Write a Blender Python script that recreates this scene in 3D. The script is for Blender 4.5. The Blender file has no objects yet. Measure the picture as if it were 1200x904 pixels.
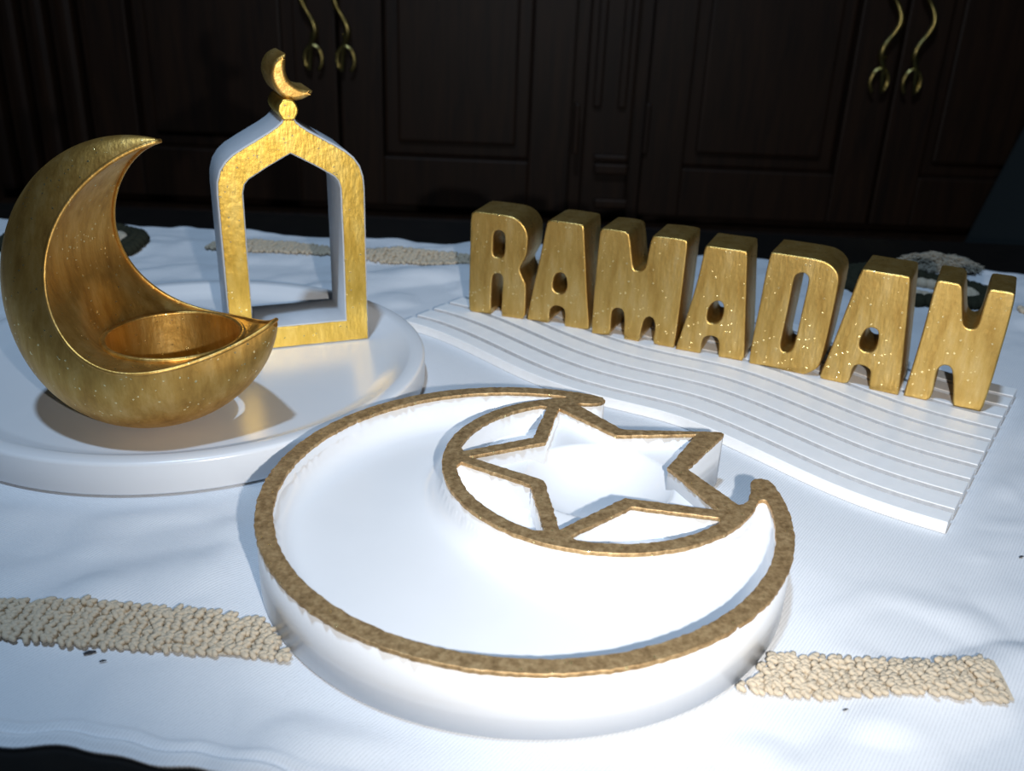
import bpy, bmesh, math, random
from mathutils import Vector, Matrix, noise
random.seed(7)

# ---------------------------------------------------------------- camera
# world: z = 0 is the top of the cloth, metres, floor at z = -0.45
F, PITCH, ROLL, CAM_H = 1096.128, 0.41803, 0.04096, 0.20922
_f = Vector((0, math.cos(PITCH), -math.sin(PITCH)))
_u0 = Vector((0, math.sin(PITCH), math.cos(PITCH)))
_r0 = Vector((1, 0, 0))
_r = _r0 * math.cos(ROLL) + _u0 * math.sin(ROLL)
_u = -_r0 * math.sin(ROLL) + _u0 * math.cos(ROLL)
CAM = Vector((0, 0, CAM_H))
scene = bpy.context.scene
col = scene.collection
cd = bpy.data.cameras.new('camera'); cam = bpy.data.objects.new('camera', cd); col.objects.link(cam)
cd.sensor_fit = 'HORIZONTAL'; cd.sensor_width = 36.0; cd.lens = 36.0 * F / 1200.0
cd.clip_start = 0.01; cd.clip_end = 50
cam.matrix_world = Matrix(((_r.x, _u.x, -_f.x, CAM.x), (_r.y, _u.y, -_f.y, CAM.y), (_r.z, _u.z, -_f.z, CAM.z), (0, 0, 0, 1)))
cd.dof.use_dof = True; cd.dof.focus_distance = 0.40; cd.dof.aperture_fstop = 15.0
scene.camera = cam

# ---------------------------------------------------------------- world, lights, exposure
w = bpy.data.worlds.new('world'); scene.world = w; w.use_nodes = True
w.node_tree.nodes['Background'].inputs[0].default_value = (0.45, 0.7, 1.0, 1)
w.node_tree.nodes['Background'].inputs[1].default_value = 0.012
scene.view_settings.view_transform = 'Standard'
scene.view_settings.look = 'None'
scene.view_settings.exposure = 0.0
scene.view_settings.gamma = 1.0
scene.view_settings.use_curve_mapping = False

def point_light(name, loc, power, colour, radius):
    d = bpy.data.lights.new(name, 'POINT'); d.energy = power; d.color = colour; d.shadow_soft_size = radius
    o = bpy.data.objects.new(name, d); o.location = loc; col.objects.link(o); return o
# the phone's flash, beside the lens
fl_d = bpy.data.lights.new('phone_flash', 'SPOT'); fl_d.energy = 8.3; fl_d.color = (1.0, 0.97, 0.93); fl_d.shadow_soft_size = 0.004
fl_d.spot_size = math.radians(90); fl_d.spot_blend = 1.0
fl_o = bpy.data.objects.new('phone_flash', fl_d); col.objects.link(fl_o)
fl_o.location = CAM + _r * 0.05 - _u * 0.014
fl_o.rotation_euler = (Vector((0.06, 0.72, 0.02)) - fl_o.location).to_track_quat('-Z', 'Y').to_euler()
# the room's ceiling lamp, above and behind the photographer
point_light('ceiling_lamp', (-0.18, 0.02, 1.75), 70.0, (0.52, 0.73, 1.0), 0.05)

# ---------------------------------------------------------------- pixel -> place
def ray(x, y): return _r * ((x - 600) / F) - _u * ((y - 452) / F) + _f
def gp(x, y, z=0.0):
    d = ray(x, y); t = (z - CAM_H) / d.z; p = CAM + d * t; return Vector((p.x, p.y))
def on_plane(x, y, o, n):
    d = ray(x, y); return CAM + d * ((o - CAM).dot(n) / d.dot(n))

# ---------------------------------------------------------------- materials
def mat(name):
    m = bpy.data.materials.new(name); m.use_nodes = True
    nt = m.node_tree; return m, nt, nt.nodes['Principled BSDF']
def N(nt, typ, **kw):
    n = nt.nodes.new(typ)
    for k, v in kw.items():
        if k in n.inputs: n.inputs[k].default_value = v
        else: setattr(n, k, v)
    return n
def ramp(nt, fac, stops):
    r = nt.nodes.new('ShaderNodeValToRGB'); e = r.color_ramp.elements
    e[0].position, e[0].color = stops[0][0], (*stops[0][1], 1)
    e[1].position, e[1].color = stops[-1][0], (*stops[-1][1], 1)
    for p, c in stops[1:-1]:
        q = e.new(p); q.color = (*c, 1)
    nt.links.new(fac, r.inputs[0]); return r
def simple(name, colour, rough=0.5, metal=0.0, spec=0.5, bump=0.0, scale=200.0, var=0.85):
    m, nt, b = mat(name)
    b.inputs['Base Color'].default_value = (*colour, 1); b.inputs['Roughness'].default_value = rough
    b.inputs['Metallic'].default_value = metal; b.inputs['Specular IOR Level'].default_value = spec
    tc = N(nt, 'ShaderNodeTexCoord'); nz = N(nt, 'ShaderNodeTexNoise', Scale=scale, Detail=4.0)
    nt.links.new(tc.outputs['Object'], nz.inputs['Vector'])
    d = tuple(c * var for c in colour)
    r = ramp(nt, nz.outputs['Fac'], [(0.35, d), (0.65, colour)]); nt.links.new(r.outputs[0], b.inputs['Base Color'])
    if bump:
        bp = N(nt, 'ShaderNodeBump', Strength=bump, Distance=0.0005)
        nt.links.new(nz.outputs['Fac'], bp.inputs['Height']); nt.links.new(bp.outputs[0], b.inputs['Normal'])
    return m
def gold(name, dark, mid, light, rough=0.41, metal=0.97, brush=(1, 1, 0.25)):
    m, nt, b = mat(name)
    tc = N(nt, 'ShaderNodeTexCoord'); mp = N(nt, 'ShaderNodeMapping'); mp.inputs['Scale'].default_value = brush
    nt.links.new(tc.outputs['Object'], mp.inputs[0])
    n1 = N(nt, 'ShaderNodeTexNoise', Scale=140.0, Detail=6.0, Roughness=0.65)
    nt.links.new(mp.outputs[0], n1.inputs['Vector'])
    r = ramp(nt, n1.outputs['Fac'], [(0.25, dark), (0.5, mid), (0.75, light)])
    vo = N(nt, 'ShaderNodeTexVoronoi', Scale=1300.0); nt.links.new(tc.outputs['Object'], vo.inputs['Vector'])
    sp = N(nt, 'ShaderNodeSeparateColor'); nt.links.new(vo.outputs['Color'], sp.inputs[0])
    fl = N(nt, 'ShaderNodeMath', operation='GREATER_THAN'); fl.inputs[1].default_value = 0.99
    nt.links.new(sp.outputs[0], fl.inputs[0])
    mx = N(nt, 'ShaderNodeMix', data_type='RGBA'); nt.links.new(fl.outputs[0], mx.inputs[0])
    nt.links.new(r.outputs[0], mx.inputs[6]); mx.inputs[7].default_value = (1.0, 0.8, 0.38, 1)
    nt.links.new(mx.outputs[2], b.inputs['Base Color'])
    b.inputs['Metallic'].default_value = metal
    rg = N(nt, 'ShaderNodeMapRange'); rg.inputs['To Min'].default_value = rough; rg.inputs['To Max'].default_value = 0.25
    nt.links.new(fl.outputs[0], rg.inputs[0]); nt.links.new(rg.outputs[0], b.inputs['Roughness'])
    n2 = N(nt, 'ShaderNodeTexNoise', Scale=700.0, Detail=3.0); nt.links.new(mp.outputs[0], n2.inputs['Vector'])
    n3 = N(nt, 'ShaderNodeTexNoise', Scale=260.0, Detail=2.0); nt.links.new(tc.outputs['Object'], n3.inputs['Vector'])
    ad = N(nt, 'ShaderNodeMath', operation='ADD'); nt.links.new(n2.outputs['Fac'], ad.inputs[0]); nt.links.new(n3.outputs['Fac'], ad.inputs[1])
    # flakes stand at random angles
    ad2 = N(nt, 'ShaderNodeMath', operation='MULTIPLY_ADD'); nt.links.new(fl.outputs[0], ad2.inputs[0]); ad2.inputs[1].default_value = 0.8
    nt.links.new(ad.outputs[0], ad2.inputs[2])
    bp = N(nt, 'ShaderNodeBump', Strength=0.3, Distance=0.0005); nt.links.new(ad2.outputs[0], bp.inputs['Height'])
    nt.links.new(bp.outputs[0], b.inputs['Normal'])
    return m
def wood(name, c0, c1, rough=0.4):
    m, nt, b = mat(name)
    tc = N(nt, 'ShaderNodeTexCoord'); mp = N(nt, 'ShaderNodeMapping'); mp.inputs['Scale'].default_value = (14, 14, 1.2)
    nt.links.new(tc.outputs['Object'], mp.inputs[0])
    nz = N(nt, 'ShaderNodeTexNoise', Scale=5.0, Detail=8.0, Roughness=0.6, Distortion=0.6); nt.links.new(mp.outputs[0], nz.inputs['Vector'])
    r = ramp(nt, nz.outputs['Fac'], [(0.3, c0), (0.7, c1)]); nt.links.new(r.outputs[0], b.inputs['Base Color'])
    b.inputs['Roughness'].default_value = rough; b.inputs['Specular IOR Level'].default_value = 0.3
    return m
def cloth_mat():
    m, nt, b = mat('white_twill')
    tc = N(nt, 'ShaderNodeTexCoord'); mp = N(nt, 'ShaderNodeMapping'); mp.inputs['Rotation'].default_value = (0, 0, math.radians(35))
    nt.links.new(tc.outputs['Object'], mp.inputs[0])
    wv = N(nt, 'ShaderNodeTexWave', Scale=290.0, Distortion=0.6, Detail=1.0); nt.links.new(mp.outputs[0], wv.inputs['Vector'])
    nz = N(nt, 'ShaderNodeTexNoise', Scale=1500.0, Detail=2.0); nt.links.new(tc.outputs['Object'], nz.inputs['Vector'])
    ad = N(nt, 'ShaderNodeMath', operation='ADD'); nt.links.new(wv.outputs['Fac'], ad.inputs[0]); nt.links.new(nz.outputs['Fac'], ad.inputs[1])
    r = ramp(nt, ad.outputs[0], [(0.3, (0.60, 0.61, 0.63)), (1.0, (0.72, 0.73, 0.75))]); nt.links.new(r.outputs[0], b.inputs['Base Color'])
    b.inputs['Roughness'].default_value = 0.9; b.inputs['Specular IOR Level'].default_value = 0.2
    bp = N(nt, 'ShaderNodeBump', Strength=0.2, Distance=0.0005); nt.links.new(ad.outputs[0], bp.inputs['Height']); nt.links.new(bp.outputs[0], b.inputs['Normal'])
    return m

M = {}
M['gold'] = gold('gold_paint', (0.42, 0.22, 0.05), (0.64, 0.38, 0.10), (0.80, 0.54, 0.20), rough=0.46)
M['gold_letter'] = gold('brushed_gold_paint', (0.50, 0.29, 0.07), (0.68, 0.44, 0.13), (0.80, 0.58, 0.24), brush=(1, 0.22, 1))
M['gold_bright'] = gold('bright_gold_paint', (0.60, 0.36, 0.05), (0.82, 0.54, 0.11), (0.92, 0.68, 0.20), rough=0.40, brush=(1, 0.3, 1))
M['gold_rim'] = gold('antique_gold_paint', (0.24, 0.14, 0.06), (0.56, 0.37, 0.18), (0.85, 0.62, 0.34), rough=0.58, metal=0.85, brush=(3, 3, 3))
M['white'] = simple('white_glazed_resin', (0.76, 0.77, 0.79), 0.25, 0, 0.5, 0.03, 60, 0.985)
M['white_matt'] = simple('white_painted_plaster', (0.90, 0.90, 0.90), 0.4, 0, 0.4, 0.08, 150, 0.96)
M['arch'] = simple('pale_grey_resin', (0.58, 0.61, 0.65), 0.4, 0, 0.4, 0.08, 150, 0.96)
M['groove_shade'] = simple('groove_shade_grey', (0.58, 0.60, 0.63), 0.8, 0, 0.2, 0.2, 300)  # shade in the wave board's grooves, painted in as a grey colour
M['cloth'] = cloth_mat()
M['yarn'] = simple('beige_yarn', (0.60, 0.50, 0.37), 0.95, 0, 0.1, 0.6, 900)
M['yarn_dark'] = simple('dark_olive_yarn', (0.035, 0.035, 0.022), 0.95, 0, 0.1, 0.6, 900)
M['fluff'] = simple('cream_fibre', (0.34, 0.31, 0.25), 0.95, 0, 0.1, 0.3, 900)
M['black_wood'] = wood('black_lacquered_wood', (0.004, 0.004, 0.004), (0.008, 0.007, 0.006), 0.35)
M['wood'] = wood('dark_mahogany', (0.010, 0.004, 0.0016), (0.028, 0.011, 0.004), 0.5)
M['brass'] = simple('aged_brass', (0.62, 0.50, 0.18), 0.28, 1.0, 0.5, 0.2, 300)
M['grey_fabric'] = simple('charcoal_upholstery', (0.028, 0.034, 0.034), 0.9, 0, 0.2, 0.5, 500)
M['floor'] = simple('dark_stone_floor', (0.03, 0.026, 0.022), 0.4, 0, 0.4, 0.1, 20)
M['wall'] = simple('dark_wall_paint', (0.12, 0.10, 0.085), 0.8, 0, 0.3, 0.1, 60)
M['silver'] = simple('dull_steel', (0.45, 0.42, 0.38), 0.4, 1.0, 0.5, 0.1, 100)
M['lint'] = simple('dark_lint', (0.03, 0.03, 0.035), 0.9)

# ---------------------------------------------------------------- helpers
def link(name, me, m=None, parent=None, smooth=False):
    if m: me.materials.append(m)
    if smooth:
        for p in me.polygons: p.use_smooth = True
    o = bpy.data.objects.new(name, me); col.objects.link(o)
    if parent: o.parent = parent
    return o
def from_bm(name, bm, m, parent=None, smooth=False):
    me = bpy.data.meshes.new(name); bmesh.ops.recalc_face_normals(bm, faces=bm.faces); bm.to_mesh(me); bm.free()
    return link(name, me, m, parent, smooth)
def empty(name, loc=(0, 0, 0)):
    o = bpy.data.objects.new(name, None); o.empty_display_size = 0.02; o.location = loc; col.objects.link(o); return o
def tag(o, label=None, cat=None, group=None, kind=None):
    if label: o['label'] = label
    if cat: o['category'] = cat
    if group: o['group'] = group
    if kind: o['kind'] = kind
    return o
def box(bm, c, s, rot=None):
    r = bmesh.ops.create_cube(bm, size=1.0); vs = r['verts']
    mt = Matrix.Translation(c) @ (rot.to_4x4() if rot else Matrix()) @ Matrix.Diagonal((*s, 1))
    bmesh.ops.transform(bm, matrix=mt, verts=vs); return vs
def bevel_all(bm, w, seg=2):
    es = [e for e in bm.edges if len(e.link_faces) == 2 and e.calc_face_angle(0) > 0.5]
    bmesh.ops.bevel(bm, geom=es, offset=w, segments=seg, affect='EDGES', profile=0.6)
def tube(bm, pts, r, n=8, caps=True, closed=False):
    pts = [Vector(p) for p in pts]; rings = []; k = len(pts); px_ = None
    rr = r if isinstance(r, (list, tuple)) else [r] * k
    for i, p in enumerate(pts):
        a = pts[(i - 1) % k] if (i or closed) else p; b = pts[(i + 1) % k] if (i < k - 1 or closed) else p
        t = (b - a).normalized(); up = Vector((0, 0, 1)) if abs(t.z) < 0.9 else Vector((0, 1, 0))
        x = t.cross(up).normalized()
        if px_ is not None and (px_ - t * px_.dot(t)).length > 1e-3: x = (px_ - t * px_.dot(t)).normalized()
        px_ = x; y = t.cross(x)
        rings.append([bm.verts.new(p + (x * math.cos(2 * math.pi * j / n) + y * math.sin(2 * math.pi * j / n)) * rr[i]) for j in range(n)])
    for i in range(k if closed else k - 1):
        A, B = rings[i], rings[(i + 1) % k]
        for j in range(n): bm.faces.new((A[j], A[(j + 1) % n], B[(j + 1) % n], B[j]))
    if caps and not closed:
        bm.faces.new(rings[0]); bm.faces.new(rings[-1][::-1])
def lathe(bm, prof, n=128):
    rings = []
    for r, z in prof:
        if r < 1e-6: rings.append([bm.verts.new((0, 0, z))])
        else: rings.append([bm.verts.new((r * math.cos(2 * math.pi * j / n), r * math.sin(2 * math.pi * j / n), z)) for j in range(n)])
    for A, B in zip(rings, rings[1:]):
        for j in range(n):
            a, b = A[j % len(A)], A[(j + 1) % len(A)]; c, d = B[(j + 1) % len(B)], B[j % len(B)]
            f = list(dict.fromkeys((a, b, c, d)))
            if len(f) > 2: bm.faces.new(f)
def chaikin(pts, it=2, closed=True):
    for _ in range(it):
        q = []
        n = len(pts)
        for i in range(n if closed else n - 1):
            a, b = Vector(pts[i]), Vector(pts[(i + 1) % n])
            q += [a * 0.75 + b * 0.25, a * 0.25 + b * 0.75]
        if not closed: q = [Vector(pts[0])] + q + [Vector(pts[-1])]
        pts = q
    return pts
def extruded(name, loops, depth, m, parent=None, bevel=0.0, seg=3, offset=True):
    """2-D outline with holes, extruded symmetrically about local z; returns a mesh object"""
    cu = bpy.data.curves.new(name, 'CURVE'); cu.dimensions = '2D'; cu.fill_mode = 'BOTH'
    cu.extrude = depth / 2 - bevel; cu.bevel_depth = bevel; cu.bevel_resolution = seg; cu.offset = -bevel if offset else 0
    for lp in loops:
        s = cu.splines.new('POLY'); s.points.add(len(lp) - 1); s.use_cyclic_u = True
        for i, p in enumerate(lp): s.points[i].co = (p[0], p[1], 0, 1)
    t = bpy.data.objects.new('tmp', cu); col.objects.link(t)
    bpy.context.view_layer.update()
    me = bpy.data.meshes.new_from_object(t.evaluated_get(bpy.context.evaluated_depsgraph_get()))
    bpy.data.objects.remove(t); bpy.data.curves.remove(cu)
    me.name = name
    bm = bmesh.new(); bm.from_mesh(me); bmesh.ops.remove_doubles(bm, verts=bm.verts, dist=1e-6); bm.to_mesh(me); bm.free()
    me.materials.clear()
    return link(name, me, m, parent)

# ================================================================ the room
FL = -0.45
bm = bmesh.new(); box(bm, (0, 0.4, FL - 0.02), (5.0, 5.2, 0.04)); tag(from_bm('floor', bm, M['floor']), kind='structure')
bm = bmesh.new(); box(bm, (0, 2.32, 0.8), (5.0, 0.06, 2.5)); tag(from_bm('wall_back', bm, M['wall']), kind='structure')

# ---------------------------------------------------------------- sideboard behind the table
CY = 1.75                                                # front plane of the sideboard
cabinet = empty('sideboard', (0.25, CY + 0.22, FL))
tag(cabinet, 'dark mahogany sideboard with panelled doors and brass pulls behind the table', 'sideboard')
OFF = Vector(cabinet.location)
def cx(x, y=100): return on_plane(x, y, Vector((0, CY, 0)), Vector((0, 1, 0))).x
def cz(y, x=600): return on_plane(x, y, Vector((0, CY, 0)), Vector((0, 1, 0))).z
def cab(name, boxes, m, parent=None, bev=0.004):
    bm = bmesh.new()
    for c, s in boxes: box(bm, Vector(c) - OFF, s)
    if bev: bevel_all(bm, bev)
    return from_bm(name, bm, m, parent or cabinet)
XL, XR = -1.35, 1.65
cab('carcass', [((0.15, CY + 0.25, 0.2), (XR - XL, 0.44, 1.2))], M['wood'])
cab('plinth', [((0.15, CY + 0.2, FL + 0.05), (XR - XL + 0.04, 0.5, 0.1))], M['wood'])
zb = cz(245); zt = 0.76
cab('base_rail', [((0.15, CY + 0.01, zb - 0.055), (XR - XL + 0.02, 0.06, 0.075))], M['wood'], bev=0.012)
for i in range(4):
    xa = XL + 0.05 + i * (XR - XL - 0.1) / 4
    wd = (XR - XL - 0.1) / 4 - 0.03
    d = cab('drawer', [((xa + wd / 2 + 0.015, CY + 0.015, zb - 0.19), (wd, 0.03, 0.17))], M['wood'])
    cab('drawer_knob', [((xa + wd / 2 + 0.015, CY - 0.012, zb - 0.19), (0.03, 0.03, 0.03))], M['brass'], d, 0.012)
def door(x0, x1):
    st = 0.075; zm = (zb + zt) / 2; hh = zt - zb; y = CY + 0.008
    d = cab('door', [((x0 + st / 2, y, zm), (st, 0.03, hh)), ((x1 - st / 2, y, zm), (st, 0.03, hh)),
                     (((x0 + x1) / 2, y, zb + 0.045), (x1 - x0 - 2 * st, 0.03, 0.09)), (((x0 + x1) / 2, y, zt - 0.045), (x1 - x0 - 2 * st, 0.03, 0.09))], M['wood'], None, 0.003)
    cab('panel', [(((x0 + x1) / 2, y + 0.008, zm), (x1 - x0 - 2 * st - 0.05, 0.014, hh - 0.23)),
                  (((x0 + x1) / 2, y + 0.014, zm), (x1 - x0 - 2 * st, 0.008, hh - 0.18))], M['wood'], d, 0.005)
    return d
def handle(px, side, d):
    """S-shaped brass pull with a curled foot"""
    x = cx(px, 40); z0 = cz(92); y = CY - 0.022
    bm = bmesh.new(); pts = []; rad = []
    for i in range(22):                                   # curl at the foot
        a = math.radians(-60 + 300 * i / 21) if side > 0 else math.radians(240 - 300 * i / 21)
        pts.append(Vector((x + 0.017 * math.cos(a) * 0.9, y, z0 + 0.022 + 0.022 * math.sin(a)))); rad.append(0.0035)
    ex = pts[-1].x
    for i in range(1, 26):
        t = i / 25; pts.append(Vector((ex * (1 - t) + x * t + side * 0.012 * math.sin(t * math.pi * 3), y - 0.006 * math.sin(t * math.pi), z0 + 0.04 + 0.17 * t)))
        rad.append(0.0035 + 0.0025 * abs(math.sin(t * math.pi * 3)))
    tube(bm, [p - OFF for p in pts], rad, 8)
    for t in (0.06, 0.20): box(bm, Vector((x, CY - 0.01, z0 + t)) - OFF, (0.008, 0.03, 0.008))
    from_bm('handle', bm, M['brass'], d, True)
gapL, gapR = cx(398, 100), cx(1046, 100)
d1 = door(cx(110, 100), gapL - 0.003); d2 = door(gapL + 0.003, cx(672, 100))
d3 = door(cx(760, 100), gapR - 0.003); d4 = door(gapR + 0.003, gapR + 0.48)
handle(369, 1, d1); handle(407, 1, d2); handle(1035, -1, d3); handle(1074, -1, d4)
xm = (cx(678, 100) + cx(752, 100)) / 2
cab('pilaster', [((xm, CY + 0.0, (zb + zt) / 2), (0.085, 0.03, zt - zb)), ((xm - 0.022, CY - 0.018, 0.3), (0.016, 0.012, 0.62)), ((xm + 0.022, CY - 0.018, 0.3), (0.016, 0.012, 0.62))], M['wood'])
for py, hh in ((182, 0.012), (195, 0.02), (235, 0.018)):
    cab('pilaster_band', [((cx(714, py), CY - 0.022, cz(py, 714)), (0.062, 0.018, hh))], M['silver'] if 0 else M['wood'], None, 0.004)
for hx in (675, 757):
    cab('hinge', [((cx(hx, 150), CY - 0.01, cz(150, hx)), (0.010, 0.012, 0.09))], M['wood'], None, 0.003)
for i in range(4):                                        # reeded post beside the outer door
    cab('reed', [((cx(105, 60) - 0.03 - i * 0.05, CY - 0.004, (zb + zt) / 2), (0.032, 0.034, zt - zb))], M['wood'], None, 0.012)

# ---------------------------------------------------------------- armchair at the far right
arm = empty('armchair', (1.15, 1.35, FL))
tag(arm, 'charcoal upholstered armchair with a sloping side beside the sideboard', 'armchair')
AO = Vector(arm.location)
def slab(name, pts, y0, y1, m, bev):
    bm = bmesh.new()
    a = [bm.verts.new(Vector((x, y0, z)) - AO) for x, z in pts]; b = [bm.verts.new(Vector((x, y1, z)) - AO) for x, z in pts]
    n = len(pts); bm.faces.new(a); bm.faces.new(b[::-1])
    for i in range(n): bm.faces.new((a[i], a[(i + 1) % n], b[(i + 1) % n], b[i]))
    bmesh.ops.recalc_face_normals(bm, faces=bm.faces); bevel_all(bm, bev, 3)
    return from_bm(name, bm, m, arm)
pa = on_plane(1200, 140, Vector((0, 1.6, 0)), Vector((0, 1, 0))); pb_ = on_plane(1122, 290, Vector((0, 1.6, 0)), Vector((0, 1, 0)))
dx = (pa.x - pb_.x) / (pa.z - pb_.z)
xb = pb_.x - dx * (pb_.z - (FL + 0.1)); xt = pa.x + dx * (0.42 - pa.z)
slab('backrest', [(xb, FL + 0.1), (xb + 0.2, FL + 0.1), (xt + 0.16, 0.42), (xt, 0.42)], 1.1, 1.6, M['grey_fabric'], 0.02)
slab('seat', [(xb + 0.18, FL + 0.12), (xb + 0.75, FL + 0.12), (xb + 0.75, FL + 0.40), (xb + 0.22, FL + 0.40)], 1.14, 1.56, M['grey_fabric'], 0.03)
for ya in (1.08, 1.57): slab('armrest', [(xb + 0.2, FL + 0.1), (xb + 0.78, FL + 0.1), (xb + 0.78, FL + 0.60), (xb + 0.3, FL + 0.60)], ya, ya + 0.07, M['grey_fabric'], 0.02)
for lx in (xb + 0.08, xb + 0.70):
    for ly in (1.16, 1.54):
        bm = bmesh.new(); tube(bm, [Vector((lx, ly, FL)) - AO, Vector((lx, ly, FL + 0.11)) - AO], [0.015, 0.022], 10); from_bm('leg', bm, M['black_wood'], arm)

# ---------------------------------------------------------------- table
TZ = -0.0016
table = empty('coffee_table', (-0.02, 0.48, FL))
tag(table, 'low black lacquered coffee table under the white runner', 'table')
TO = Vector(table.location)
def tb(name, c, s, bev):
    bm = bmesh.new(); box(bm, Vector(c) - TO, s); bevel_all(bm, bev, 3); return from_bm(name, bm, M['black_wood'], table)
tb('tabletop', (-0.02, 0.505, TZ - 0.0175), (1.30, 0.67, 0.035), 0.006)
tb('apron', (-0.02, 0.505, TZ - 0.065), (1.16, 0.55, 0.06), 0.004)
for lx in (-0.59, 0.55):
    for ly in (0.24, 0.77):
        bm = bmesh.new(); tube(bm, [Vector((lx, ly, FL)) - TO, Vector((lx, ly, -0.25)) - TO, Vector((lx, ly, TZ - 0.03)) - TO], [0.018, 0.026, 0.03], 16); from_bm('leg', bm, M['black_wood'], table, True)

# ---------------------------------------------------------------- white runner with crochet trims
TRAY_C, TRAY_H = Vector((0.00666, 0.31082)), 0.02565
PLATE_C, PLATE_R, PLATE_H, PLATE_F = Vector((-0.17325, 0.46289)), 0.1254, 0.01623, 0.0095
ZW = 0.0055
T = Vector((0.00935, 0.01385))
g1px = [(486.7, 369.9), (504, 372), (533, 382.7), (560, 394.7), (586.7, 408), (613, 421), (640, 433), (666.7, 442.7), (693, 450.7), (720, 457), (746.7, 463), (773, 469), (800, 475.5), (815, 480.5), (850, 494.5), (885, 510), (920, 526), (955, 543.5), (990, 558), (1025, 571.5), (1060, 582.7), (1095, 592.5), (1118, 599)]
wave = [gp(x, y, ZW) for x, y in g1px]
for _ in range(2): wave = [wave[0]] + [(wave[i - 1] + wave[i] * 2 + wave[i + 1]) / 4 for i in range(1, len(wave) - 1)] + [wave[-1]]
def wave_at(x):
    for a, b in zip(wave, wave[1:]):
        if a.x <= x <= b.x: return a.y + (b.y - a.y) * (x - a.x) / (b.x - a.x)
    return None
NSTRIP = 11
def clear(x, y):
    """distance from the nearest thing standing on the cloth"""
    p = Vector((x, y))
    d = min((p - TRAY_C).length - 0.1, (p - PLATE_C).length - PLATE_R)
    # plinth: bounded by the wave and its far copy
    e = (wave[-1] - wave[0]).normalized(); tt = T.normalized()
    det = e.x * tt.y - e.y * tt.x
    q = p - wave[0]; s = (q.x * tt.y - q.y * tt.x) / det; k = (e.x * q.y - e.y * q.x) / det
    L = (wave[-1] - wave[0]).length; K = T.length * NSTRIP
    ds = max(-s, s - L, 0); dk = max(-k - 0.055, k - K - 0.02, 0)
    return min(d, math.hypot(ds, dk))
X0, X1 = -0.60, 0.56
def front_y(x):
    return 0.2018 + 0.0006 * math.sin(x * 140) + 0.0006 * math.sin(x * 290 + 1) - 0.0065 * min(1, max(0, (x + 0.122) / 0.04)) - 0.03 * min(1, max(0, (x + 0.085) / 0.15))
def back_y(x): return 0.752 - 0.05 * x + 0.003 * math.sin(x * 17) + 0.002 * math.sin(x * 43) + 0.001
def cloth_z(x, y):
    c = clear(x, y); m_ = min(1, max(0, (c - 0.002) / 0.02)); m_ = m_ * m_ * (3 - 2 * m_)
    n1 = noise.noise(Vector((x * 9 + 3, y * 26 - x * 9, 0.3))); n2 = noise.noise(Vector((x * 30 - y * 18, y * 34 + x * 12, 2.1))); n3 = noise.noise(Vector((x * 60, y * 60, 5)))
    h = max(0, n1) * 0.0080 + max(0, n2) * 0.0042 + max(0, n3 + 0.3) * 0.0006
    return h * m_
def cloth_top(x, y):
    z = cloth_z(x, y)
    ef = y - front_y(x)
    if ef < 0.012: z += 0.0016 * math.exp(-((ef - 0.003) / 0.002) ** 2) + 0.0008 * math.exp(-((ef - 0.0080) / 0.0014) ** 2) - 0.0009 * math.exp(-((ef - 0.0055) / 0.001) ** 2)
    return z - 0.0003
runner = None
bm = bmesh.new(); nx, ny = 400, 300; grid = []
for i in range(nx + 1):
    x = X0 + (X1 - X0) * i / nx; a, b = front_y(x), back_y(x); rowv = []
    for j in range(ny + 1):
        t = j / ny; t = t ** 1.35                         # finer towards the front hem
        y = a + (b - a) * t; rowv.append(bm.verts.new((x, y, cloth_top(x, y))))
    grid.append(rowv)
for i in range(nx):
    for j in range(ny): bm.faces.new((grid[i][j], grid[i + 1][j], grid[i + 1][j + 1], grid[i][j + 1]))
bd = [e for e in bm.edges if len(e.link_faces) == 1]
r = bmesh.ops.extrude_edge_only(bm, edges=bd)
for v in [g for g in r['geom'] if isinstance(g, bmesh.types.BMVert)]: v.co.z = TZ + 0.0003
bl = [e for e in bm.edges if len(e.link_faces) == 1]
bmesh.ops.contextual_create(bm, geom=bl)
runner = from_bm('table_runner', bm, M['cloth'], None, True)
tag(runner, 'wrinkled white twill table runner with beige crochet bands on the black table', 'table runner')

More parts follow.
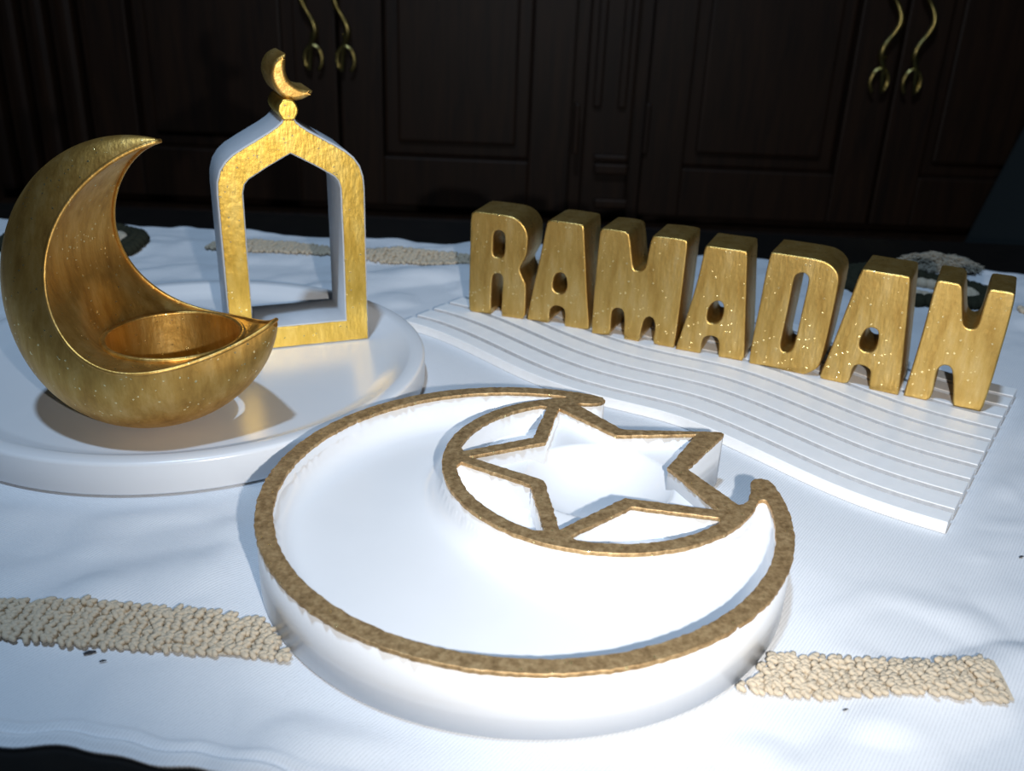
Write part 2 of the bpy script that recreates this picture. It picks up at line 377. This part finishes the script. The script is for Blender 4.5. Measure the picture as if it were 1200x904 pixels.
def ellipsoid(bm, c, ax, l, r, n=6, k=4):
    """spindle along ax: a short loop of yarn"""
    ax = ax.normalized(); up = Vector((0, 0, 1)); x = ax.cross(up).normalized(); y = x.cross(ax)
    rings = []
    for i in range(1, k):
        a = math.pi * i / k; rr = r * math.sin(a) ** 0.7; cc = c - ax * (l * math.cos(a))
        rings.append([bm.verts.new(cc + (x * math.cos(2 * math.pi * j / n) + y * math.sin(2 * math.pi * j / n)) * rr) for j in range(n)])
    p, q = bm.verts.new(c - ax * l), bm.verts.new(c + ax * l)
    for j in range(n):
        bm.faces.new((p, rings[0][(j + 1) % n], rings[0][j])); bm.faces.new((q, rings[-1][j], rings[-1][(j + 1) % n]))
        for A, B in zip(rings, rings[1:]): bm.faces.new((A[j], A[(j + 1) % n], B[(j + 1) % n], B[j]))
def crochet(name, a, b, width, rows, step, m, lift=0.0):
    bm = bmesh.new(); a, b = Vector(a), Vector(b); d = (b - a); L = d.length; d.normalize(); nrm = Vector((-d.y, d.x))
    n = int(L / step)
    for k in range(rows):
        off = (k + 0.5) / rows * width
        for i in range(n):
            p = a + d * (i + 0.5 + 0.3 * random.uniform(-1, 1)) * step + nrm * (off + 0.0007 * random.uniform(-1, 1) + 0.0008 * math.sin(i * step * 40))
            cc = clear(p.x, p.y)
            if cc < 0.0035 and cc > -0.5 and cc < 0.0035:
                if cc < 0.002: continue
            z = cloth_z(p.x, p.y) + 0.0010 + 0.0007 * random.random()
            for s in (-1, 1):
                an = s * (0.75 + 0.35 * random.uniform(-1, 1)); ax = Vector((d.x * math.cos(an) - d.y * math.sin(an), d.x * math.sin(an) + d.y * math.cos(an), 0.35 * random.uniform(-1, 1)))
                q = p + nrm * (s * width / rows * 0.24)
                ellipsoid(bm, Vector((q.x, q.y, z)), ax, step * random.uniform(0.6, 0.85), width / rows * 0.40)
    m_ = max(2, n // 2); prev = None
    for i in range(m_ + 1):
        q0 = a + d * (L * i / m_); q1 = q0 + nrm * width
        cur = [bm.verts.new((q.x, q.y, cloth_z(q.x, q.y) + 0.0007)) if clear(q.x, q.y) > 0.001 else None for q in (q0 + nrm * 0.001, q0 + nrm * width * 0.33, q0 + nrm * width * 0.66, q1 - nrm * 0.001)]
        if prev:
            for k in range(3):
                f = (prev[k], cur[k], cur[k + 1], prev[k + 1])
                if all(f): bm.faces.new(f)
        prev = cur
    o = from_bm(name, bm, m, runner, True); o['kind'] = 'stuff'; return o
crochet('crochet_band', (-0.30, 0.2495), (0.163, 0.2315), 0.0195, 7, 0.0029, M['yarn'])
crochet('crochet_band', (-0.243, 0.702), (0.13, 0.670), 0.028, 8, 0.0036, M['yarn'])
def crochet_ring(cxy, rx, ry, rot, r, m):
    bm = bmesh.new(); n = int((rx + ry) * math.pi / 0.005)
    for i in range(n):
        for s in (-1, 1):
            a = 2 * math.pi * (i + random.uniform(-.2, .2)) / n; ro = 1 + s * 0.06
            x, y = rx * ro * math.cos(a), ry * ro * math.sin(a)
            X = cxy[0] + x * math.cos(rot) - y * math.sin(rot); Y = cxy[1] + x * math.sin(rot) + y * math.cos(rot)
            tx, ty = -rx * math.sin(a), ry * math.cos(a); t = Vector((tx * math.cos(rot) - ty * math.sin(rot), tx * math.sin(rot) + ty * math.cos(rot), 0)).normalized()
            t = t + Vector((-t.y, t.x, 0.2)) * s * 0.6
            ellipsoid(bm, Vector((X, Y, cloth_z(X, Y) + 0.0025)), t, 0.0052, r)
    o = from_bm('crochet_ring', bm, m, runner, True); o['kind'] = 'stuff'; return o
crochet_ring((-0.345, 0.705), 0.050, 0.040, -0.2, 0.0055, M['yarn_dark']); crochet_ring((-0.345, 0.705), 0.036, 0.026, -0.2, 0.004, M['yarn'])
crochet_ring((0.300, 0.672), 0.050, 0.032, -0.3, 0.0055, M['yarn_dark']); crochet_ring((0.300, 0.672), 0.036, 0.019, -0.3, 0.004, M['yarn'])
crochet('crochet_band', (0.352, 0.610), (0.45, 0.600), 0.022, 4, 0.0046, M['yarn'])

# ================================================================ the round plate
plate = bmesh.new()
lathe(plate, [(0, 0.0), (0.1236, 0.0), (0.1238, 0.0008), (0.1250, 0.0010), (0.1254, 0.0018), (0.1254, 0.0145), (0.1248, 0.0158), (0.1236, 0.01623), (0.1180, 0.01615), (0.1165, 0.0157), (0.1110, 0.0122), (0.1060, 0.0102), (0.1020, PLATE_F), (0, PLATE_F)], 160)
plate = from_bm('round_tray', plate, M['white'], None, True); plate.location = (PLATE_C.x, PLATE_C.y, 0)
tag(plate, 'plain round white tray with a raised rim carrying the gold crescent and the arch', 'tray')

# ================================================================ crescent and star tray
def P2(r, deg, c=(0, 0)): return Vector((c[0] + r * math.cos(math.radians(deg)), c[1] + r * math.sin(math.radians(deg))))
SC = Vector((0.0306, 0.0268)); RO, RI = 0.0638, 0.0588
outline = [P2(0.1, 71.6 + (364.5 - 71.6) * i / 150) for i in range(151)]
tipB = [(.0988, .0160), (.0974, .0187), (.0951, .0197), (.0925, .0190), (.0905, .0165), (.0893, .0110), (.0875, .0050), (.0858, .0012), (.0838, -.0010), (.0815, -.0018)]
starR = [(.0660, .0252), (.0668, .0268), (.0862, .0567), (.0874, .0588), (.0864, .0601), (.0835, .0604), (.0445, .0588), (.0418, .0598), (.0245, .0825)]
tipA = [(.0240, .0842), (.0255, .0853), (.029, .0850), (.0334, .0857), (.036, .0873), (.0372, .0893), (.0362, .0922)]
outline += [Vector(p) for p in tipB + starR + tipA]
# crescent pocket
def gap(deg):
    """distance from the outer pocket wall inward to the ring along the tray's radius"""
    u = P2(1, deg); b = u.dot(SC); disc = b * b - (SC.length_squared - 0.0642 ** 2)
    if disc < 0: return 0.094
    return 0.094 - (b + math.sqrt(disc))
ang = [70 + i * 0.25 for i in range(1200)]
ok = [a for a in ang if 78 < a < 362 and gap(a) > (0.0022 if a < 220 else 0.0045)]
a0, a1 = ok[0], ok[-1]
n = 140; outer_arc = [P2(0.094, a0 + (a1 - a0) * i / n) for i in range(n + 1)]
def inner_pt(deg):
    u = P2(1, deg); b = u.dot(SC); disc = b * b - (SC.length_squared - 0.0642 ** 2); return disc
i0 = (P2(0.094 - gap(a0), a0) - SC); i1 = (P2(0.094 - gap(a1), a1) - SC)
b0 = math.degrees(math.atan2(i0.y, i0.x)) % 360; b1 = math.degrees(math.atan2(i1.y, i1.x)); b1 = b1 % 360
if b1 < b0: b1 += 360
inner_arc = [P2(0.0642, b1 + (b0 - b1) * i / 110, SC) for i in range(111)]
def cap(a, b, k):
    """rounded end between two wall points, bulging along k"""
    c = (a + b) / 2; r = (a - b).length / 2
    return [c + (a - c) * math.cos(t) + k * r * math.sin(t) for t in [math.pi * i / 8 for i in range(1, 8)]]
kB = Vector((-math.sin(math.radians(a1)), math.cos(math.radians(a1)))); kA = Vector((math.sin(math.radians(a0)), -math.cos(math.radians(a0))))
crescent = outer_arc + cap(outer_arc[-1], inner_arc[0], kB) + inner_arc + cap(inner_arc[-1], outer_arc[0], kA)
SA = [34.4, 106.4, 178.4, 250.4, 322.4]
star = []
for a in SA: star += [P2(0.0545, a, SC), P2(0.0280, a + 36, SC)]
# outer faces of the star walls, by parallel offset of the inner ones
def edge_offset(tip, val, off):
    d = (tip - val).normalized(); nn = Vector((-d.y, d.x))
    if nn.dot(val - SC) < 0: nn = -nn
    return val + nn * off, d
def hit_circle(p, d, r):
    q = p - SC; b = q.dot(d); return p + d * (-b + math.sqrt(b * b - q.length_squared + r * r))
lenses = []
for k in (1, 2, 3):
    t0, t1 = P2(0.0545, SA[k], SC), P2(0.0545, SA[k] + 72, SC); v = P2(0.0280, SA[k] + 36, SC)
    p0, d0 = edge_offset(t0, v, 0.0048); p1, d1_ = edge_offset(t1, v, 0.0048)
    vtx = P2(0.0280 + 0.0048 * 1.28, SA[k] + 36, SC)
    h0, h1 = hit_circle(p0, d0, RI), hit_circle(p1, d1_, RI)
    q0 = math.degrees(math.atan2(*(h0 - SC).yx)); q1 = math.degrees(math.atan2(*(h1 - SC).yx))
    while q1 < q0: q1 += 360
    arc = [P2(RI, q0 + (q1 - q0) * (0.07 + 0.86 * i / 24), SC) for i in range(25)]
    lenses.append([vtx, vtx + (h0 - vtx) * 0.93] + arc + [vtx + (h1 - vtx) * 0.93])
def jitter(lp, amp, seed):
    """hand-painted edge"""
    q = []
    n_ = len(lp)
    dense = []
    for i in range(n_):
        a, b = lp[i], lp[(i + 1) % n_]; m_ = max(1, int((b - a).length / 0.0012))
        dense += [a + (b - a) * (j / m_) for j in range(m_)]
    for i, p in enumerate(dense):
        a, b = dense[i - 1], dense[(i + 1) % len(dense)]; t = (b - a)
        nn = Vector((-t.y, t.x)).normalized() if t.length > 1e-9 else Vector((0, 0))
        v = noise.noise(Vector((p.x * 420, p.y * 420, seed))) + 0.6 * noise.noise(Vector((p.x * 1100, p.y * 1100, seed + 4)))
        q.append(p + nn * amp * v)
    return q
tray = empty('crescent_star_tray', (TRAY_C.x, TRAY_C.y, 0))
tag(tray, 'round white crescent and star tray with antique gold painted rims', 'tray')
loops = [outline, crescent, star] + lenses
wall = extruded('body', loops, TRAY_H - 0.0012, M['white'], tray); wall.location.z = (TRAY_H - 0.0012) / 2 + 0.0008
foot = extruded('foot', [[p * 0.985 for p in outline]], 0.0012, M['white'], tray); foot.location.z = 0.0006
rim = extruded('gold_rim', [jitter(lp, 0.00045, i) for i, lp in enumerate(loops)], 0.0018, M['gold_rim'], tray, 0.0003, 1, False)
rim.location.z = TRAY_H - 0.0006; rim['label'] = 'antique gold painted top edge'
# pocket floors: dished height field
def inside(p, poly):
    c = False; n_ = len(poly); j = n_ - 1
    for i in range(n_):
        a, b = poly[i], poly[j]
        if (a.y > p.y) != (b.y > p.y) and p.x < (b.x - a.x) * (p.y - a.y) / (b.y - a.y) + a.x: c = not c
        j = i
    return c
def seg_dist(p, poly):
    best = 1.0
    for i in range(len(poly)):
        a, b = poly[i - 1], poly[i]; ab = b - a; l = ab.length_squared
        t = 0 if l == 0 else min(1, max(0, (p - a).dot(ab) / l)); d = (a + ab * t - p).length_squared
        if d < best: best = d
    return math.sqrt(best)
def pocket(name, poly, step, fn):
    xs = [p.x for p in poly]; ys = [p.y for p in poly]; bm = bmesh.new(); V = {}
    x0, y0 = min(xs) - step, min(ys) - step; nx_, ny_ = int((max(xs) - x0) / step) + 2, int((max(ys) - y0) / step) + 2
    ins = {}
    for i in range(nx_ + 1):
        for j in range(ny_ + 1):
            p = Vector((x0 + i * step, y0 + j * step)); ins[i, j] = inside(p, poly)
    def vert(i, j):
        if (i, j) not in V:
            p = Vector((x0 + i * step, y0 + j * step)); d = seg_dist(p, poly) if ins[i, j] else 0.0
            V[i, j] = bm.verts.new((p.x, p.y, fn(p, d)))
        return V[i, j]
    for i in range(nx_):
        for j in range(ny_):
            c = [(i, j), (i + 1, j), (i + 1, j + 1), (i, j + 1)]
            if any(ins[q] for q in c): bm.faces.new([vert(*q) for q in c])
    o = from_bm(name, bm, M['white'], tray, True); return o
def fillet(d, zf, rf):
    if d >= rf: return zf
    return zf + rf - math.sqrt(max(0, rf * rf - (rf - d) ** 2))
pocket('crescent_dish', crescent, 0.0015, lambda p, d: fillet(d, 0.0125, 0.009))
for lp in lenses: pocket('side_dish', lp, 0.0012, lambda p, d: fillet(d, 0.0130, 0.0015))
def bowl(p, d):
    r_ = (p - SC).length; z = 0.0185
    if r_ < 0.031: z = 0.0185 - 0.0150 * (1 - (r_ / 0.031) ** 2.4)
    return max(z, 0.0016)
pocket('star_bowl', star, 0.0010, bowl)

# ================================================================ wave plinth
plinth = empty('wave_board', (0.06, 0.47, 0)); PO = Vector((0.06, 0.47))
tag(plinth, 'white ridged wave-shaped board of curved slats under the gold letters', 'board')
def strip_mesh(name, shift0, shift1, z0, z1, bev, trim=0.0):
    wv = [Vector(p) for p in wave]
    if trim: wv[0] = wv[0].lerp(wv[1], trim); wv[-1] = wv[-1].lerp(wv[-2], trim)
    lo = [p + shift0 - PO for p in wv]; hi = [p + shift1 - PO for p in wv]
    poly = chaikin(lo, 1, False) + chaikin(hi, 1, False)[::-1]
    bm = bmesh.new(); n_ = len(poly)
    a = [bm.verts.new((p.x, p.y, z0)) for p in poly]; b = [bm.verts.new((p.x, p.y, z1)) for p in poly]
    h = n_ // 2
    for i in range(h - 1):
        bm.faces.new((b[i], b[i + 1], b[n_ - 2 - i], b[n_ - 1 - i])); bm.faces.new((a[i + 1], a[i], a[n_ - 1 - i], a[n_ - 2 - i]))
    for i in range(n_): bm.faces.new((a[i], a[(i + 1) % n_], b[(i + 1) % n_], b[i]))
    bmesh.ops.recalc_face_normals(bm, faces=bm.faces)
    es = [e for e in bm.edges if all(v.co.z > z1 - 1e-6 for v in e.verts) and e.calc_face_angle(0) > 0.5]
    bmesh.ops.bevel(bm, geom=es, offset=bev, segments=2, affect='EDGES', profile=0.5)
    return from_bm(name, bm, M['white_matt'], plinth)
def shade_sides(o):
    """groove shade put into the colour of the slat sides, as grey"""
    o.data.materials.append(M['groove_shade'])
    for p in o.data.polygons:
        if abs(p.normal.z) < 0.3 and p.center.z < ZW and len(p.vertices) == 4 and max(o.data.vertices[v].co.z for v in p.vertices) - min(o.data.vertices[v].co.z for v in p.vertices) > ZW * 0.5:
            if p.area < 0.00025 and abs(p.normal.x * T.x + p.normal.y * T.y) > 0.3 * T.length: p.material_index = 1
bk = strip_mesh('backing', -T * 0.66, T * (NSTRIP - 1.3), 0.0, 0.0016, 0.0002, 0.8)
bk.data.materials[0] = M['groove_shade']  # groove floors carry the same painted-in shade
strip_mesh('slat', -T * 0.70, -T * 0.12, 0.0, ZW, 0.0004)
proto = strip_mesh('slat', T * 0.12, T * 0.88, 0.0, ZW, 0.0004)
shade_sides(proto)
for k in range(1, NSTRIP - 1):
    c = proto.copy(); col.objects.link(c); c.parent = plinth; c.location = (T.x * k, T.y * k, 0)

# ================================================================ gold letters
def Z(x0, y0, s): return lambda pts: [(x0 + x / s, y0 + y / s) for x, y in pts]
za, zb_, zc, zd = Z(540, 225, 5.3176), Z(685, 240, 4.886), Z(870, 270, 4.522), Z(1030, 290, 4.518)
LET = [
 ('R', za, [(60, 747), (397, 797)], [(75, 122), (140, 128), (260, 143), (320, 155), (365, 180), (400, 220), (418, 270), (416, 330), (408, 400), (385, 440), (365, 475), (370, 500), (390, 545), (406, 580), (403, 700), (397, 795), (330, 793), (262, 780), (250, 765), (255, 650), (262, 540), (250, 512), (215, 505), (195, 525), (190, 600), (186, 755), (180, 765), (120, 757), (65, 745), (48, 725), (52, 500), (58, 300), (60, 150)],
  [(215, 240), (245, 238), (270, 260), (275, 300), (272, 380), (262, 405), (240, 413), (210, 405), (198, 385), (200, 320), (202, 265)], 'gold block letter R that begins the word on the wave board'),
 ('A', za, [(412, 797), (797, 864)], [(535, 195), (545, 178), (600, 180), (700, 195), (755, 205), (768, 215), (773, 350), (780, 480), (787, 650), (800, 840), (795, 862), (740, 862), (660, 845), (642, 820), (650, 760), (640, 725), (600, 708), (565, 715), (552, 740), (550, 800), (540, 825), (480, 815), (412, 795), (410, 780), (440, 640), (475, 490), (510, 320)],
  [(600, 505), (630, 503), (650, 520), (662, 560), (660, 605), (640, 632), (610, 637), (582, 620), (570, 590), (575, 550), (585, 520)], 'gold block letter A standing between the gold R and the gold M'),
 ('M', zb_, [(40, 737), (510, 822)], [(90, 140), (110, 138), (180, 145), (250, 158), (260, 190), (270, 290), (278, 360), (290, 380), (325, 380), (352, 355), (365, 270), (385, 185), (400, 180), (500, 190), (580, 203), (592, 215), (570, 400), (545, 600), (515, 810), (500, 820), (400, 800), (390, 780), (405, 700), (395, 655), (370, 640), (345, 650), (330, 690), (312, 770), (295, 780), (235, 770), (222, 755), (228, 660), (222, 605), (190, 590), (160, 600), (152, 640), (148, 735), (130, 750), (50, 738), (38, 725), (50, 550), (65, 380), (80, 220)],
  None, 'wide gold block letter M standing on the white wave board'),
 ('A', zb_, [(518, 828), (918, 900)], [(690, 240), (705, 235), (800, 250), (920, 265), (935, 275), (930, 400), (925, 600), (918, 800), (915, 895), (860, 897), (780, 885), (763, 870), (770, 810), (765, 770), (735, 752), (690, 755), (672, 780), (665, 840), (640, 855), (580, 845), (520, 828), (520, 812), (560, 710), (610, 560), (650, 420), (675, 310)],
  [(745, 553), (775, 552), (795, 570), (797, 610), (785, 655), (755, 680), (720, 682), (700, 660), (702, 620), (715, 580)], 'gold block letter A standing between the gold M and the gold D'),
 ('D', zc, [(35, 706), (300, 766)], [(148, 120), (160, 118), (280, 135), (400, 155), (450, 170), (490, 200), (513, 240), (510, 290), (470, 480), (440, 610), (410, 720), (380, 745), (330, 765), (295, 768), (200, 750), (45, 710), (32, 695), (60, 540), (90, 400), (120, 240)],
  [(300, 228), (325, 225), (350, 245), (350, 280), (310, 450), (280, 590), (265, 630), (235, 650), (210, 640), (200, 610), (215, 540), (250, 380), (270, 270), (280, 240)], 'gold block letter D with a long narrow slot on the wave board'),
 ('A', zc, [(412, 787), (828, 877)], [(630, 210), (645, 205), (750, 225), (880, 243), (893, 255), (880, 400), (865, 560), (840, 780), (828, 870), (810, 875), (690, 855), (668, 835), (675, 780), (680, 745), (650, 720), (600, 712), (580, 740), (570, 790), (555, 818), (480, 803), (412, 785), (410, 765), (460, 650), (510, 520), (580, 340)],
  [(660, 520), (690, 517), (718, 530), (722, 570), (708, 625), (680, 648), (645, 645), (620, 620), (622, 585), (640, 545)], 'gold block letter A standing between the gold D and the gold N'),
 ('N', zd, [(132, 788), (530, 872)], [(300, 185), (315, 175), (380, 185), (440, 195), (445, 250), (445, 380), (452, 415), (480, 435), (510, 430), (530, 400), (555, 310), (580, 230), (595, 222), (660, 232), (715, 240), (725, 255), (690, 400), (640, 570), (590, 740), (545, 860), (525, 870), (410, 852), (390, 835), (393, 750), (390, 660), (375, 632), (345, 625), (315, 640), (302, 680), (290, 760), (265, 815), (200, 802), (135, 785), (130, 770), (190, 590), (250, 380)],
  None, 'gold block letter N that ends the word on the wave board')]
LD = 0.034
for ch, zz, base, outp, hole, label in LET:
    b0_, b1_ = [gp(*p, ZW) for p in zz(base)]
    e = (b1_ - b0_).normalized()
    if ch == 'D': e = Vector((math.cos(math.radians(-26)), math.sin(math.radians(-26))))
    e3 = Vector((e.x, e.y, 0)); up = Vector((0, 0, 1)); n3 = e3.cross(up); o3 = Vector((b0_.x, b0_.y, ZW))
    def loc(pts):
        r_ = []
        for x, y in zz(pts):
            q = on_plane(x, y, o3, n3) - o3; r_.append(Vector((q.dot(e3), q.z)))
        return r_
    lp = loc(outp); lo = min(p.y for p in lp)
    for p in lp:                                          # feet stand flat
        if p.y < 0.0022: p.y = 0.0
    lps = [chaikin(lp, 1)] + ([chaikin(loc(hole), 2)] if hole else [])
    lo = min(p.y for p in lps[0])
    lps = [[Vector((p.x, p.y - lo)) for p in l] for l in lps]
    ob = extruded('gold_letter', lps, LD, M['gold_letter'], None, 0.0009, 2, True)
    c3 = o3 - n3 * (LD / 2)
    ob.matrix_world = Matrix(((e3.x, 0, n3.x, c3.x), (e3.y, 0, n3.y, c3.y), (0, 1, 0, ZW), (0, 0, 0, 1)))
    tag(ob, label, 'letter', 'gold letters spelling a word')

# ================================================================ mosque arch
AYAW = math.radians(22.5); AD = 0.038
ae = Vector((math.cos(AYAW), math.sin(AYAW), 0)); an_ = ae.cross(Vector((0, 0, 1)))
a_or = Vector((-0.0848, 0.5082, PLATE_F)) - ae * 0.0386
arch = empty('mosque_arch')
arch.matrix_world = Matrix(((ae.x, 0, an_.x, a_or.x), (ae.y, 0, an_.y, a_or.y), (0, 1, 0, a_or.z), (0, 0, 0, 1)))
tag(arch, 'white pointed mosque arch with a gold face and crescent finial on the round tray', 'arch')
half = [(.0386, 0), (.0388, .045), (.0389, .088), (.0384, .0945), (.0366, .1003), (.0335, .1048), (.0295, .1083), (.0230, .1122), (.0162, .1160), (.0105, .1192), (.0065, .1218), (.0040, .1240), (.0030, .1256)]
out = [Vector(p) for p in half] + [Vector((-x, y)) for x, y in half[::-1]]
ih = [(.0257, .0130), (.0256, .060), (.0254, .0885), (.0243, .0925), (.0222, .0950), (.0120, .1012), (0, .1077)]
inn = [Vector(p) for p in ih] + [Vector((-x, y)) for x, y in ih[:-1][::-1]]
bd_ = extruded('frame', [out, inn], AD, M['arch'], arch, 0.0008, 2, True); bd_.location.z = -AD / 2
def inset(lp, d, sgn):
    q = []; n_ = len(lp)
    for i in range(n_):
        a, b = lp[i - 1], lp[(i + 1) % n_]; t = (b - a).normalized(); q.append(lp[i] + Vector((-t.y, t.x)) * d * sgn)
    return q
fo, fi = inset(out, 0.0009, 1), inset(inn, 0.0007, -1)
for p in fo:
    if p.y < 0.002: p.y = 0.0006
gf = extruded('gold_face', [jitter(fo, 0.0002, 3), jitter(fi, 0.00018, 9)], 0.0008, M['gold_bright'], arch, 0.0002, 1, True); gf.location.z = 0.0003
gf['label'] = 'bright gold painted front face'
neck = [(.0030, .1246), (.0036, .1262), (.0046, .1276), (.0052, .1296), (.0048, .1320), (.0034, .1340), (.0022, .1352)]
nk = [Vector(p) for p in neck] + [Vector((-x, y)) for x, y in neck[::-1]]
o = extruded('finial_ball', [chaikin(nk, 1)], AD - 0.001, M['gold_bright'], arch, 0.0008, 2, True); o.location.z = -AD / 2 + 0.0012
fc = [(.0012, .1572), (-.0010, .1566), (-.0046, .1545), (-.0071, .1505), (-.0077, .1462), (-.0066, .1416), (-.0042, .1376), (-.0008, .1350), (.0040, .1338), (.0090, .1350), (.0128, .1373), (.0138, .1392), (.0100, .1394), (.0056, .1408), (.0018, .1440), (.0002, .1480), (.0004, .1530)]
o = extruded('finial_crescent', [chaikin([Vector(p) for p in fc], 1)], AD - 0.002, M['gold'], arch, 0.0022, 3, True); o.location.z = -AD / 2

# ================================================================ crescent candle holder
CP = [-0.1725, 0.3986, -0.14482, 0.06843, 0.06375, 0.02613, 0.0163, 0.04898, 0.03945, -0.01012, 0.003, 0.03086, 0.76119, -0.0766, 0.05562, -0.06985, -0.12103, -0.04359, 0.0039, 0.0004]
RIDGE = ([], [])
def crescent_holder():
    x0, y0, psi, Ro, zc_, a, b, Ri, w1, w2, w3, lean, be, i1_, i2, i3, o1, o2, o3, w4 = CP
    D = math.hypot(a, b); al = math.atan2(b, a); dd = (Ro * Ro - Ri * Ri + D * D) / (2 * D); hh = math.sqrt(Ro * Ro - dd * dd)
    ph = math.atan2(hh, dd); ph2 = math.atan2(hh, dd - D)
    e = Vector((math.cos(psi), math.sin(psi), 0)); nn = Vector((-math.sin(psi), math.cos(psi), 0)); z = Vector((0, 0, 1))
    z2 = z * math.cos(lean) + nn * math.sin(lean); n2 = nn * math.cos(lean) - z * math.sin(lean)
    base = Vector((x0, y0, PLATE_F))
    bm = bmesh.new(); S_, A_, K_ = 90, 28, 18
    rings = []
    floor_z = PLATE_F + 0.0004
    for si in range(S_ + 1):
        s = 0.012 + 0.976 * si / S_; sn = [math.sin(k * math.pi * s) for k in (1, 2, 3, 4)]
        ro = Ro * (1 + o1 * sn[0] + o2 * sn[1] + o3 * sn[2]); ri = Ri * (1 + i1_ * sn[0] + i2 * sn[1] + i3 * sn[2])
        to = al + ph + s * (2 * math.pi - 2 * ph); ti = al + ph2 + s * (2 * math.pi - 2 * ph2)
        O = Vector((ro * math.cos(to), zc_ + ro * math.sin(to))); I = Vector((a + ri * math.cos(ti), zc_ + b + ri * math.sin(ti)))
        W = max(0.0006, w1 * sn[0] + w2 * sn[1] + w3 * sn[2] + w4 * sn[3])
        def P3(uv, k): return base + e * uv.x + z2 * uv.y + n2 * k
        ring = []
        for i in range(A_ + 1):                           # outer bulge, front ridge to back ridge
            A = math.pi * i / A_; k = max(math.sin(A), 0) ** be
            ring.append(P3(I + (O - I) * k, -math.cos(A) * W))
        for i in range(1, K_):                            # inner face, back ridge to front ridge
            t = 1 - 2 * i / K_
            ring.append(P3(I - (O - I) * 0 + (O - I) * (0.03 * (1 - t * t)), t * W))
        for p in ring: p.z = max(p.z, floor_z)
        # level the seat around the candle cup
        q = []
        for i, p in enumerate(ring):
            if i > A_:
                dxy = (Vector((p.x, p.y)) - CUP).length; f = min(1, max(0, (0.0375 - dxy) / 0.006))
                if p.z < 0.075: p.z = p.z * (1 - f) + CUPZ * f
            q.append(p)
        RIDGE[0].append(q[0].copy()); RIDGE[1].append(q[A_].copy())
        rings.append([bm.verts.new(p) for p in q])
    n_ = len(rings[0])
    for A, B in zip(rings, rings[1:]):
        for j in range(n_): bm.faces.new((A[j], A[(j + 1) % n_], B[(j + 1) % n_], B[j]))
    for R_ in (rings[0], rings[-1]):
        c = sum((v.co for v in R_), Vector()) / n_; cv = bm.verts.new(c)
        for j in range(n_): bm.faces.new((R_[j], R_[(j + 1) % n_], cv))
    bmesh.ops.recalc_face_normals(bm, faces=bm.faces)
    return bm
CUP = Vector((-0.1562, 0.400)); CUPZ = 0.0495; CUPR = 0.0292
bm = crescent_holder()
holder = from_bm('crescent_candle_holder', bm, M['gold'], None, False)
cbm = bmesh.new(); lathe(cbm, [(0, 0.020), (CUPR - 0.004, 0.020), (CUPR - 0.002, 0.022), (CUPR, 0.050), (CUPR, 0.09), (0, 0.09)], 72)
for v in cbm.verts: v.co += Vector((CUP.x, CUP.y, 0))
bmesh.ops.recalc_face_normals(cbm, faces=cbm.faces)
cme = bpy.data.meshes.new('cut'); cbm.to_mesh(cme); cbm.free(); cut = bpy.data.objects.new('cut', cme); col.objects.link(cut)
md = holder.modifiers.new('cup', 'BOOLEAN'); md.operation = 'DIFFERENCE'; md.object = cut; md.solver = 'EXACT'
bpy.context.view_layer.update()
me = bpy.data.meshes.new_from_object(holder.evaluated_get(bpy.context.evaluated_depsgraph_get()))
holder.modifiers.clear(); holder.data = me; me.name = 'crescent_candle_holder'
bpy.data.objects.remove(cut)
for p in me.polygons: p.use_smooth = True
me.set_sharp_from_angle(angle=math.radians(38))
tag(holder, 'gold crescent moon candle holder with a round cup on the round white tray', 'candle holder')
bm = bmesh.new(); tube(bm, [(CUP.x + (CUPR + 0.0014) * math.cos(t), CUP.y + (CUPR + 0.0014) * math.sin(t), CUPZ + 0.0002) for t in [2 * math.pi * i / 72 for i in range(72)]], 0.0014, 8, False, True)
from_bm('cup_rim', bm, M['gold'], holder, True)
bm = bmesh.new(); rl = RIDGE[0] + RIDGE[1][::-1]
tube(bm, rl, 0.0010, 8, False, True)
from_bm('edge_lip', bm, M['gold'], holder, True)

# ================================================================ small things
# cream pompom of loose yarn at the back corner of the runner
bm = bmesh.new(); pc = Vector((0.340, 0.735, 0.0035))
for i in range(1500):
    a = random.uniform(0, 2 * math.pi); rr = math.sqrt(random.random())
    x = 0.032 * rr * math.cos(a); y = 0.018 * rr * math.sin(a); hz = 0.013 * (1 - rr ** 3) * (0.7 + 0.4 * noise.noise(Vector((x * 90, y * 90, 1))))
    p0 = pc + Vector((x, y, hz * random.random())); b_ = random.uniform(0, 2 * math.pi)
    d = Vector((0.005 * math.cos(b_), 0.005 * math.sin(b_), 0.0015 * random.uniform(-.2, 1)))
    tube(bm, [p0 - d, p0 + Vector((0, 0, 0.0012)), p0 + d], [0.0004, 0.0006, 0.0003], 3, False)
pom = from_bm('yarn_pompom', bm, M['fluff'], None, True)
tag(pom, 'cream fluffy yarn pompom lying at the back edge of the runner', 'pompom')
FLECKS = ((104, 769, 0.0016, 'larger dark lint fleck on the runner between the crochet band and the hem'),
          (120, 778, 0.0009, 'small dark lint fleck just beside the larger lint fleck'),
          (1197, 655, 0.0010, 'tiny dark lint fleck on the cloth beyond the cut end of the wave board'),
          (990, 838, 0.0008, 'tiny dark lint fleck in front of the squared end of the crochet band'))
for px, py, s, lab in FLECKS:
    q = gp(px, py); bm = bmesh.new(); zz0 = cloth_z(q.x, q.y) + 0.0004
    tube(bm, [Vector((q.x - s, q.y, zz0)), Vector((q.x, q.y + s * 0.4, zz0 + 0.0002)), Vector((q.x + s * 1.2, q.y + s * 0.9, zz0))], [s * 0.25, s * 0.4, s * 0.2], 5)
    o = from_bm('lint_fleck', bm, M['lint'])
    tag(o, lab, 'lint', 'lint flecks on the runner')
